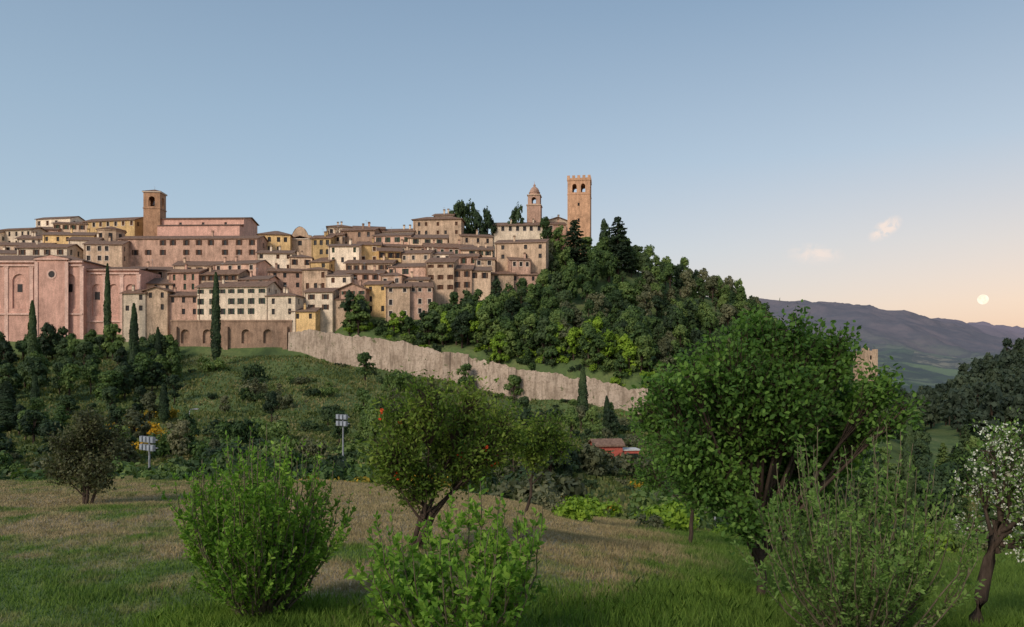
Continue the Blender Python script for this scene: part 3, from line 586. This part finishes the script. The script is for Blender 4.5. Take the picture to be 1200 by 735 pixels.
def pink_church():
    g=Geo(); d=234; x0=PX(-110,d); xm=PX(96,d)-x0; xe=PX(157,d)-x0; zb=h(0-90,d)-4; H=PZ(306,d)-zb; H2=PZ(314,d)-zb
    def blk(xa,xb,y0,Dp,Hh,nb):
        W=xb-xa; bay=W/nb; ops=[(bay*(i+.5),bay*.27,Hh-14.5,Hh-6.0) for i in range(nb)]
        archwall(g,(xa,y0),(1,0),(0,1),W,0,Hh,ops,.45,0,0)
        for i in range(nb):
            c=xa+bay*(i+.5)
            if i%2==0: g.box(c-.75,c+.75,y0+.36,y0+.44,Hh-9.4,Hh-7,3)
        for i in range(nb+1):
            c=xa+bay*i; g.box(c-.55,c+.55,y0-.22,y0-.003,0,Hh-1.6,4); g.box(c-.75,c+.75,y0-.32,y0-.004,Hh-2.1,Hh-1.6,4)
        g.box(xa-.3,xb+.3,y0-.5,y0-.002,Hh-1.6,Hh-1.1,4); g.box(xa-.5,xb+.5,y0-.8,y0-.002,Hh-.5,Hh,4); g.box(xa-.3,xb+.3,y0-.4,y0-.003,Hh-16.4,Hh-15.9,4)
        facade(g,(xb,y0),(0,1),(-1,0),Dp,0,Hh,[(Dp*.4,Dp*.4+1.4,Hh-9,Hh-6.5),(Dp*.7,Dp*.7+1.4,Hh-9,Hh-6.5)],0,3)
        facade(g,(xa,y0+Dp),(0,-1),(1,0),Dp,0,Hh,[],0,3); facade(g,(xb,y0+Dp),(-1,0),(0,-1),W,0,Hh,[],0,3)
    blk(0,xm,0,18,H,7); blk(xm+.3,xe,3,15,H2,3)
    g.box(-.7,xm+.7,-.7,18.7,H+.01,H+.25,1); A=[(-.7,-.7,H+.252),(xm+.7,-.7,H+.252),(xm+.7,18.7,H+.252),(-.7,18.7,H+.252)]; R1,R2=(9,9,H+3.0),(xm-9,9,H+3.0)
    for f in ((A[0],A[1],R2,R1),(A[1],A[2],R2),(A[2],A[3],R1,R2),(A[3],A[0],R1)): g.face(f,1)
    g.face([(xm,2.2,H2+.05),(xe+.7,2.2,H2+.05),(xe+.7,18,H2+2.6),(xm,18,H2+2.6)],1); g.box(xm+.3,xe+.5,2.1,2.19,H2-.1,H2+.1,1)
    cx=PX(63,d)-x0; hw=4.6
    g.box(cx-hw,cx+hw,-1.0,-.35,0,H+.2,0)
    for s in (-1,1): g.box(cx+s*hw-.5,cx+s*hw+.5,-1.3,-1.003,0,H-.4,4)
    g.box(cx-hw-.7,cx+hw+.7,-1.5,-.3,H+.2,H+.6,4)
    g.face([(cx-hw-.8,-1.5,H+.602),(cx+hw+.8,-1.5,H+.602),(cx,-1.5,H+1.6)],0)
    for s in (-1,1): g.face([(cx+s*(hw+.9),-1.7,H+.61),(cx,-1.7,H+1.75),(cx,8,H+1.75),(cx+s*(hw+.9),8,H+.61)],1)
    n=20; C=[(math.cos(2*math.pi*k/n),math.sin(2*math.pi*k/n)) for k in range(n)]
    zc=PZ(322,d)-zb
    for k in range(n):
        a,b=C[k],C[(k+1)%n]; f=lambda p,r,y:(cx+p[0]*r,y,zc+p[1]*r)
        g.face([f(a,1.0,-1.12),f(b,1.0,-1.12),f(b,1.45,-1.12),f(a,1.45,-1.12)],4); g.face([f(a,1.45,-1.12),f(b,1.45,-1.12),f(b,1.45,-1),f(a,1.45,-1)],4)
        g.face([f(a,0,-1.03),f(a,1.0,-1.03),f(b,1.0,-1.03)],3)
    g.obj('pink_baroque_church',[SALMON,ROOF,SALMD,GLASS,SALMD],(x0,d,zb),math.radians(0))
pink_church()
g=Geo(); d=229; xa=PX(200,d); W=PX(342,d)-xa; zb=h(xa+W/2,d)-4; H=PZ(377,d)-zb
archwall(g,(0,0),(1,0),(0,1),W,0,H,[(W*k,1.3,H-6.5,H-3.6) for k in (.12,.3,.62,.8)],.8,0,0)
facade(g,(W,0),(0,1),(-1,0),8,0,H,[],0,1); facade(g,(0,8),(0,-1),(1,0),8,0,H,[],0,1); g.face([(0,0,H),(W,0,H),(W,8,H),(0,8,H)],0); g.box(-.1,W+.1,-.2,.4,H,H+.5,0)
for k in (.04,.46,.95): g.box(W*k-.7,W*k+.7,-1.0,-.002,0,H-1.5,0)
g.obj('arcaded_retaining_wall',[BROWN,DARK],(xa,d,zb),0)
def city_wall():
    g=Geo(); U=np.arange(338,760,1.0); top=np.interp(U,[335,372,440,523,545,612,690,757],[388,388,396,412,417,433,444,458]); dd=np.interp(U,WU,WD)
    P=[];
    for i,(u,t,d) in enumerate(zip(U,top,dd)):
        x=PX(u,d); zt=PZ(t,d)+mnoise.noise((u/22,0,0))*1.0+mnoise.noise((u/5,4,0))*0.5+mnoise.noise((u/1.7,4,0))*0.2
        y=d+mnoise.noise((u/30,7,0))*0.8; P.append((x,y,h(x,y)-3,zt))
    for i in range(len(P)-1):
        a,b=P[i],P[i+1]; q=lambda p,o,z:(p[0],p[1]+o,z); k=6
        for j in range(k):
            za=[a[2]+(a[3]-a[2])*t/k for t in (j,j+1)]; zc=[b[2]+(b[3]-b[2])*t/k for t in (j,j+1)]
            bt=lambda t:-0.5*(1-t/k)
            g.face([q(a,bt(j),za[0]),q(b,bt(j),zc[0]),q(b,bt(j+1),zc[1]),q(a,bt(j+1),za[1])],0)
        g.face([q(a,0,a[3]),q(b,0,b[3]),q(b,1.4,b[3]),q(a,1.4,a[3])],0); g.face([q(a,1.4,a[3]),q(b,1.4,b[3]),q(b,1.4,b[2]),q(a,1.4,a[2])],0)
    for u in (523,545,600):
        p=P[int(u-338)]; g.box(p[0]-1.0,p[0]+1.0,p[1]-1.0,p[1]+.2,p[2],p[3]+.15,0)
    g.obj('city_wall',[CWALL])
city_wall()

# ------------------------------------------------------------ small structures
def floodlight(u,d,pt,n,name='floodlight_mast'):
    x=PX(u,d); z=h(x,d); H=PZ(pt,d)-z; g=Geo(); g.tube([(0,0,-.3),(0,0,H*.5),(0,0,H)],[.12,.1,.07],0,8); g.box(-.25,.25,-.25,.25,-.2,.15,0)
    for r in range(2):
        zz=H-.15-r*.75; g.box(-n*.35,n*.35,-.05,.05,zz-.05,zz+.05,0)
        for k in range(n):
            c=(k-(n-1)/2)*.62
            g.box(c-.22,c+.22,-.32,-.06,zz-.28,zz+.28,0); g.box(c-.18,c+.18,-.345,-.322,zz-.22,zz+.22,1)
    g.obj(name,[STEEL,LAMPG],(x,d,z),math.radians(-35))
floodlight(402,88,487,3); floodlight(175,72,513,4)
def kiosk():
    d=132; x=PX(698,d); g=Geo(); H=PZ(521,d)-PZ(547,d); z=PZ(547,d); zb=min(h(x,d),h(x+5,d))-z-1; w=4.8
    facade(g,(0,0),(1,0),(0,1),w,zb,H,[(.6,1.6,H-1.9,H-.8),(3.0,4.0,H-3.0,H-.8)],0,2)
    for q in (((w,0),(0,1),(-1,0),4),((0,4),(0,-1),(1,0),4),((w,4),(-1,0),(0,-1),w)): facade(g,*q,zb,H,[],0,2)
    roof(g,'gx',w,4,H,1,0,.4,.4); g.box(5.0,8,.5,3.5,zb,H-1.2,0); g.box(4.9,8.2,.3,3.7,H-1.2,H-1.0,3); g.box(5.4,7.6,.46,.497,H-2.6,H-1.7,2)
    g.obj('red_hut',[REDP,ROOF,GLASS,WHITE],(x,d,z),math.radians(8))
kiosk()
def shed():
    d=118; x=PX(632,d); z=PZ(550,d); zb=h(x,d)-z-2; g=Geo()
    facade(g,(0,0),(1,0),(0,1),3.4,zb,2.2,[(1.2,2.0,.2,2.0)],0,2)
    for q in (((3.4,0),(0,1),(-1,0),3),((0,3),(0,-1),(1,0),3),((3.4,3),(-1,0),(0,-1),3.4)): facade(g,*q,zb,2.2,[],0,2)
    roof(g,'gx',3.4,3,2.2,1,0,.3,.4); g.obj('garden_shed',[BEIGE,ROOF,SHBR],(x,d,z),.15)
shed()
def car(u,d):
    x=PX(u,d); z=h(x+2,d+1)+.05; g=Geo()
    pr=[(0,.35),(0,.8),(.25,.95),(1.0,1.02),(1.55,1.45),(2.9,1.48),(3.6,1.05),(4.1,.95),(4.15,.4),(4.0,.3),(.1,.3)]
    for y in (0,1.65): g.face([(a,y,b) for a,b in (pr if y==0 else pr[::-1])],0)
    for i in range(len(pr)):
        a,b=pr[i],pr[(i+1)%len(pr)]; m=1 if i in (3,5) else 0; g.face([(a[0],0,a[1]),(a[0],1.65,a[1]),(b[0],1.65,b[1]),(b[0],0,b[1])],m)
    for y in (-.006,1.656):
        g.face([(1.15,y,1.03),(2.1,y,1.03),(2.1,y,1.38),(1.62,y,1.38)],1); g.face([(2.2,y,1.03),(3.35,y,1.05),(2.88,y,1.4),(2.2,y,1.4)],1)
    for cx in (.85,3.3):
        for y in (-.03,1.48):
            n=16; C=[(cx+.33*math.cos(k*2*math.pi/n),.33+.33*math.sin(k*2*math.pi/n)) for k in range(n)]
            g.face([(a,y,b) for a,b in C],2); g.face([(a,y+.2,b) for a,b in C[::-1]],2)
            for k in range(n): a,b=C[k],C[(k+1)%n]; g.face([(a[0],y,a[1]),(a[0],y+.2,a[1]),(b[0],y+.2,b[1]),(b[0],y,b[1])],2)
    g.obj('parked_car',[CARP,GLASS,RUB],(x,d,z),.1)
car(668,128)
def lamp(u,d,pt):
    x=PX(u,d); z=h(x,d); H=PZ(pt,d)-z; g=Geo(); g.tube([(0,0,-.2),(0,0,H-.3),(.15,0,H),(.9,0,H+.1)],[.09,.06,.05,.04],0,6); g.box(.7,1.4,-.14,.14,H+.02,H+.16,0); g.box(.8,1.35,-.1,.1,H-.02,H+.017,1)
    g.obj('street_lamp',[STEEL,LAMPG],(x,d,z),0)
lamp(222,120,480); lamp(838,60,573)

# ------------------------------------------------------------ foreground plants
def curve(a,b,bend,n=6):
    a=Vector(a);b=Vector(b); m=(a+b)/2+Vector(bend); return [a*(1-t)**2+m*2*t*(1-t)+b*t*t for t in [i/(n-1) for i in range(n)]]
def lobe_tree(name,base_,fork,lobes,leafL,lmat,tr,dens,flowers=None,trunks=1,lean=(0,0),wr=.55,tw=14,limb=.38):
    g=Geo(); B=Vector(base_); Fk=Vector(fork); PP=[];TT_=[]
    for k in range(trunks):
        off=Vector((random.uniform(-.12,.12),random.uniform(-.12,.12),0)) if trunks>1 else Vector()
        f=Fk+off*3
        c=curve(B+off-Vector((0,0,.25)),f,(lean[0],0,lean[1]),8); c=[p+Vector((random.uniform(-1,1),random.uniform(-1,1),0))*tr*.25 for p in c]; c[0]=B+off-Vector((0,0,.25))
        g.tube(c,[tr*(1.45 if i==0 else 1.1-0.05*i) for i in range(8)],1,9)
    for l in lobes:
        C=Vector(l[:3]); r=l[3]; lb=curve(Fk+Vector((random.uniform(-.04,.04),0,random.uniform(-.35,.0))),C,(random.uniform(-.1,.1),random.uniform(-.1,.1),-r*.3),7)
        g.tube(lb,[tr*limb*(1-.13*i)+.004 for i in range(7)],1,6)
        nt_=max(12,int(dens*r*r)); 
        for _ in range(nt_):
            q=rvec(1)[0]; q[2]=q[2]*.9+.1; e=C+Vector(q)*r*random.uniform(.6,1.2); st=lb[random.randint(4,6)]
            tc=curve(st,e,(0,0,random.uniform(-.05,.1)*r),5); g.tube(tc,[.010,.008,.006,.004,.002],1,3)
            dv=(e-st).normalized()
            for j in range(tw):
                t=random.uniform(.35,1.0); i0=min(3,int(t*4)); p=tc[i0].lerp(tc[i0+1],t*4-i0); PP.append(tuple(p+Vector(rng.normal(0,.035+leafL*.6,3)))); TT_.append(tuple(dv*.5+Vector(rvec(1)[0])*.9))
    V,Fc=ovals(np.array(PP),np.array(TT_),leafL,wr); g.npadd(V,Fc,0)
    mats=[lmat,BARK]
    if flowers:
        n,fm,sz=flowers; idx=rng.integers(0,len(PP),n); C=np.array(PP)[idx]; 
        P2=np.repeat(C,5,0)+rng.normal(0,sz*.5,(n*5,3)); V,Fc=ovals(P2,rvec(n*5),sz,.9); g.npadd(V,Fc,2); mats.append(fm)
    return g.obj(name,mats)
def pxlobes(ls,d,dy=1.0):
    return [(PX(u,d),d+random.uniform(-dy,dy),PZ(py,d),r/F*d) for (u,py,r) in ls]
d=10.6; bx=PX(894,d)
lobe_tree('mulberry_tree',(bx,d,h(bx,d)),(bx-.08,d,PZ(630,d)),pxlobes([(845,440,48),(893,418,44),(945,425,46),(800,470,42),(1000,460,44),(850,500,54),(905,470,58),(965,490,56),(1022,500,30),(790,520,34),(826,560,44),(885,545,50),(945,560,50),(1000,545,40),(850,595,24),(775,455,20),(1035,478,18),(920,392,26),(868,394,24),(970,412,28),(820,430,24),(905,595,22),(975,595,26),(1015,452,24),(768,490,20),(888,378,18),(790,440,18)],d,1.0),.074,L_BIG,.075,600,lean=(.03,0),tw=16,limb=.46)
d=13; bx=PX(476,d)
lobe_tree('pomegranate_tree',(bx,d,h(bx,d)),(PX(497,d),d,PZ(595,d)),pxlobes([(470,490,34),(510,468,34),(550,480,36),(585,500,30),(470,530,36),(520,520,44),(570,530,34),(455,555,22),(500,560,28),(545,560,26),(600,520,18),(480,585,18)],d,.8),.075,L_POM,.05,480,flowers=(22,PETR,.06),trunks=3,tw=13,wr=.45)
d=23; bx=PX(612,d)
lobe_tree('young_fruit_tree',(bx,d,h(bx,d)),(PX(622,d),d,PZ(560,d)),pxlobes([(610,510,24),(640,505,28),(662,525,18),(625,530,26)],d,.5),.1,L_POM,.05,170,lean=(.2,0))
d=21; bx=PX(808,d)
lobe_tree('young_elm_tree',(bx,d,h(bx,d)),(PX(812,d),d,PZ(590,d)),pxlobes([(780,520,30),(815,505,34),(800,550,32),(835,545,30),(765,555,22),(825,580,20)],d,.6),.11,L_BIG,.06,140)
d=23; bx=PX(98,d)
lobe_tree('bay_laurel_bush',(bx,d,h(bx,d)),(bx,d,h(bx,d)+.6),pxlobes([(80,520,22),(105,505,24),(125,520,22),(95,540,28),(120,550,24),(75,550,20),(100,560,26),(110,492,14)],d,.4),.095,L_LAU,.05,240,trunks=4)
def shoot_shrub(name,u,d,Hh,Wd,n,leafL,lmat,wr=.4,tilt=1.0,bm=BARKG,side=5,lps=34,up=.3,sp=.65):
    x=PX(u,d); z=h(x,d); g=Geo(); PP=[];TD=[]
    for k in range(n):
        a=random.random()*6.28; t=math.sqrt(random.random()); L=Hh*random.uniform(.55,1.06)*(1-.18*t*t)
        b=Vector((math.cos(a)*.10*t,math.sin(a)*.10*t,-.05)); out=Wd/2*t*tilt
        e=Vector((math.cos(a)*out*random.uniform(.75,1.15),math.sin(a)*out*random.uniform(.75,1.15),L))
        c=curve(b,e,(math.cos(a)*out*.35,math.sin(a)*out*.35,-L*.08),9); c=[p+Vector(rng.normal(0,.014,3)) for p in c]
        g.tube(c,[.011*(1-.1*i)+.001 for i in range(9)],1,5)
        segs=[(c,.2,lps)]
        for s in range(side):
            tt=random.uniform(.2,.85); p=c[int(tt*8)]; dirv=(c[int(tt*8)+1]-p).normalized(); q=Vector(rvec(1)[0]); q.z=abs(q.z)*up
            ee=p+(dirv*.8+q*sp).normalized()*Hh*random.uniform(.14,.32)*(1.1-tt*.5); cc=curve(p,ee,(0,0,-.01),5); g.tube(cc,[.005,.004,.003,.002,.001],1,3); segs.append((cc,.1,int(lps*.7)))
        for cc,s0,m in segs:
            for j in range(m):
                t2=s0+(1-s0)*random.random()**.75; f=t2*(len(cc)-1); i0=min(len(cc)-2,int(f)); p=cc[i0].lerp(cc[i0+1],f-i0); dv=(cc[i0+1]-cc[i0]).normalized()
                PP.append(tuple(p)); q=Vector(rvec(1)[0]); TD.append(tuple(dv*.75+q*.75))
    V,Fc=ovals(np.array(PP),np.array(TD),leafL,wr,.3); g.npadd(V,Fc,0)
    return g.obj(name,[lmat,bm],(x,d,z))
shoot_shrub('privet_shrub',305,8.2,2.02,1.75,115,.054,L_SHR,lps=48,side=6,sp=.5)
shoot_shrub('forsythia_shrub',545,6.6,1.45,1.9,54,.064,L_SHR,wr=.45,lps=32,side=6,sp=.6)
shoot_shrub('smoke_bush',1010,7.3,2.12,2.15,80,.05,L_SHR2,wr=.38,lps=44,side=5,sp=.4,up=.8)
d=8.2; bx=PX(1140,d)
lobe_tree('blossoming_pear_tree',(bx,d,h(bx,d)),(PX(1170,d),d,PZ(610,d)),pxlobes([(1160,530,26),(1190,520,32),(1150,570,24),(1185,575,36),(1215,560,50),(1160,620,24),(1195,630,34),(1230,610,46),(1240,520,40)],d,.4),.055,L_SHR2,.07,360,flowers=(1100,PETW,.022),lean=(-.05,0),tw=11,wr=.4)
def tufts():
    n=30000; cs=[(PX(300,8.2),8.2,.9),(PX(545,6.8),6.8,1.1),(PX(1000,7.4),7.4,1.4),(PX(893,11),11,1.0),(PX(720,8.5),8.5,1.3),(PX(380,8.0),8,1.0),(PX(1150,8),8,1.0),(PX(250,7.8),7.8,.7),(PX(850,9.5),9.5,1.3)]
    k=rng.integers(0,len(cs),n); c=np.array(cs)[k]; x=c[:,0]+rng.normal(0,.5,n)*c[:,2]; y=c[:,1]+rng.normal(0,.45,n)*c[:,2]
    z=np.array([h(a,b) for a,b in zip(x,y)]); hh=.06+.15*rng.random(n); an=rng.random(n)*6.28; w=.006; T=np.stack([np.cos(an),np.sin(an),0*an],1)*w
    P=np.stack([x,y,z-.01],1); l=rng.normal(0,.3,(n,2))*hh[:,None]; mid=P+np.stack([l[:,0]*.35,l[:,1]*.35,hh*.6],1); tip=P+np.stack([l[:,0],l[:,1],hh],1)
    V=np.stack([P-T,P+T,mid+T*.7,tip,mid-T*.7],1).reshape(-1,3); g=Geo(); g.npadd(V,np.arange(5*n).reshape(-1,5))
    g.obj('tall_grass',[leaf_mat('tall_grass_blades',[(0.07,0.15,0.022),(0.12,0.25,0.035),(0.2,0.35,0.055)],1.5,.35,.8,0)])
tufts()

# ------------------------------------------------------------ moon, clouds
d=12000; g=Geo(); r=5.8/F*d; prof=[(r*math.sin(math.pi*i/24),-r*math.cos(math.pi*i/24)) for i in range(25)]; g.revolve(0,0,prof,32,0)
m=bpy.data.materials.new('moon_surface'); m.use_nodes=True; nt=m.node_tree; nt.nodes.remove(nt.nodes['Principled BSDF']); e=N(nt,'ShaderNodeEmission')
nt.links.new(ramp(nt,noi(nt,N(nt,'ShaderNodeTexCoord').outputs['Object'],0.012,3),[(0.35,(0.9,0.8,0.6,1)),(0.6,(1,0.95,0.78,1))]),e.inputs[0]); e.inputs[1].default_value=1.15; nt.links.new(e.outputs[0],nt.nodes['Material Output'].inputs[0])
g.obj('moon',[m],(PX(1152,d),d,PZ(351,d)),smooth=True)
def cloud_mat(op,seed):
    m=bpy.data.materials.new('wispy_cloud'); m.use_nodes=True; nt=m.node_tree; nt.nodes.remove(nt.nodes['Principled BSDF'])
    tc=N(nt,'ShaderNodeTexCoord').outputs['Generated']; mp=N(nt,'ShaderNodeMapping'); nt.links.new(tc,mp.inputs[0]); mp.inputs['Scale'].default_value=(1.3,1,1.6); mp.inputs['Location'].default_value=(seed,0,seed)
    n1=noi(nt,mp.outputs[0],1.7,5,.55,.9)
    sp=N(nt,'ShaderNodeSeparateXYZ'); nt.links.new(tc,sp.inputs[0])
    dx=mth(nt,'MULTIPLY',mth(nt,'SUBTRACT',sp.outputs[0],.5),2); dz=mth(nt,'MULTIPLY',mth(nt,'SUBTRACT',sp.outputs[2],.5),2)
    rr=mth(nt,'ADD',mth(nt,'MULTIPLY',dx,dx),mth(nt,'MULTIPLY',dz,dz)); e0=mth(nt,'POWER',mrange(nt,rr,0,1,1,0),1.6); f=mth(nt,'MULTIPLY',e0,mrange(nt,n1,.33,.62,0,1))
    t=N(nt,'ShaderNodeBsdfTransparent'); e=N(nt,'ShaderNodeEmission'); e.inputs[0].default_value=S(244,228,218); e.inputs[1].default_value=1
    ms=N(nt,'ShaderNodeMixShader'); nt.links.new(mth(nt,'MULTIPLY',f,op,True),ms.inputs[0]); nt.links.new(t.outputs[0],ms.inputs[1]); nt.links.new(e.outputs[0],ms.inputs[2]); nt.links.new(ms.outputs[0],nt.nodes['Material Output'].inputs[0]); return m
for u,py,wu,hu,rt,op in ((1038,268,52,24,-.6,1.6),(955,298,80,30,.05,.9)):
    d=11000; g=Geo(); a,b=wu/F*d/2,hu/F*d/2
    for i in range(8):
        for j in range(4):
            X=lambda i:-a+2*a*i/8; Z=lambda j:-b+2*b*j/4; yy=lambda i:math.sin(i)*20
            g.face([(X(i),yy(i),Z(j)),(X(i+1),yy(i+1),Z(j)),(X(i+1),yy(i+1),Z(j+1)),(X(i),yy(i),Z(j+1))],0)
    o=g.obj('cloud',[cloud_mat(op,u/100)],(PX(u,d),d,PZ(py,d))); o.rotation_euler=(0,rt,0)

# ------------------------------------------------------------ world + sun
wd=bpy.data.worlds.new('World'); scene.world=wd; wd.use_nodes=True; nt=wd.node_tree; bg=nt.nodes['Background']; out=nt.nodes['World Output']
SE,SR=math.radians(31),math.radians(213)
sk=N(nt,'ShaderNodeTexSky',sky_type='NISHITA'); sk.sun_disc=False; sk.sun_elevation=SE; sk.sun_rotation=SR; sk.air_density=1.0; sk.dust_density=2.0
nt.links.new(sk.outputs[0],bg.inputs[0]); bg.inputs[1].default_value=0.05
tc=N(nt,'ShaderNodeTexCoord').outputs['Generated']; sp=N(nt,'ShaderNodeSeparateXYZ'); nt.links.new(tc,sp.inputs[0])
zz=mrange(nt,sp.outputs[2],0,.6); xx=mrange(nt,sp.outputs[0],-.2,.55)
Lf=ramp(nt,zz,[(0,S(170,174,178)),(.25,S(161,178,190)),(.5,S(144,165,181)),(.75,S(124,146,166)),(1,S(112,134,156))])
Rt=ramp(nt,zz,[(0,S(226,176,148)),(.12,S(228,188,158)),(.24,S(207,187,170)),(.42,S(170,178,183)),(.7,S(128,149,167)),(1,S(112,134,156))])
b2=N(nt,'ShaderNodeBackground'); nt.links.new(mix(nt,xx,Lf,Rt),b2.inputs[0]); b2.inputs[1].default_value=0.9
ad=N(nt,'ShaderNodeAddShader'); nt.links.new(bg.outputs[0],ad.inputs[0]); nt.links.new(b2.outputs[0],ad.inputs[1]); nt.links.new(ad.outputs[0],out.inputs[0])
L=bpy.data.lights.new('sun','SUN'); L.energy=2.1; L.angle=math.radians(14); L.color=(1,.84,.69); lo=bpy.data.objects.new('sun',L); scene.collection.objects.link(lo)
dv=Vector((math.sin(SR)*math.cos(SE),math.cos(SR)*math.cos(SE),math.sin(SE))); lo.rotation_euler=(-dv).to_track_quat('-Z','Y').to_euler()
cam=bpy.data.cameras.new('camera'); co=bpy.data.objects.new('camera',cam); scene.collection.objects.link(co); co.rotation_euler=(math.pi/2,0,0)
cam.sensor_width=36; cam.lens=27; cam.shift_y=62.5/1200; cam.clip_start=.1; cam.clip_end=40000; scene.camera=co
scene.view_settings.view_transform='Standard'; scene.view_settings.look='None'; scene.view_settings.exposure=0
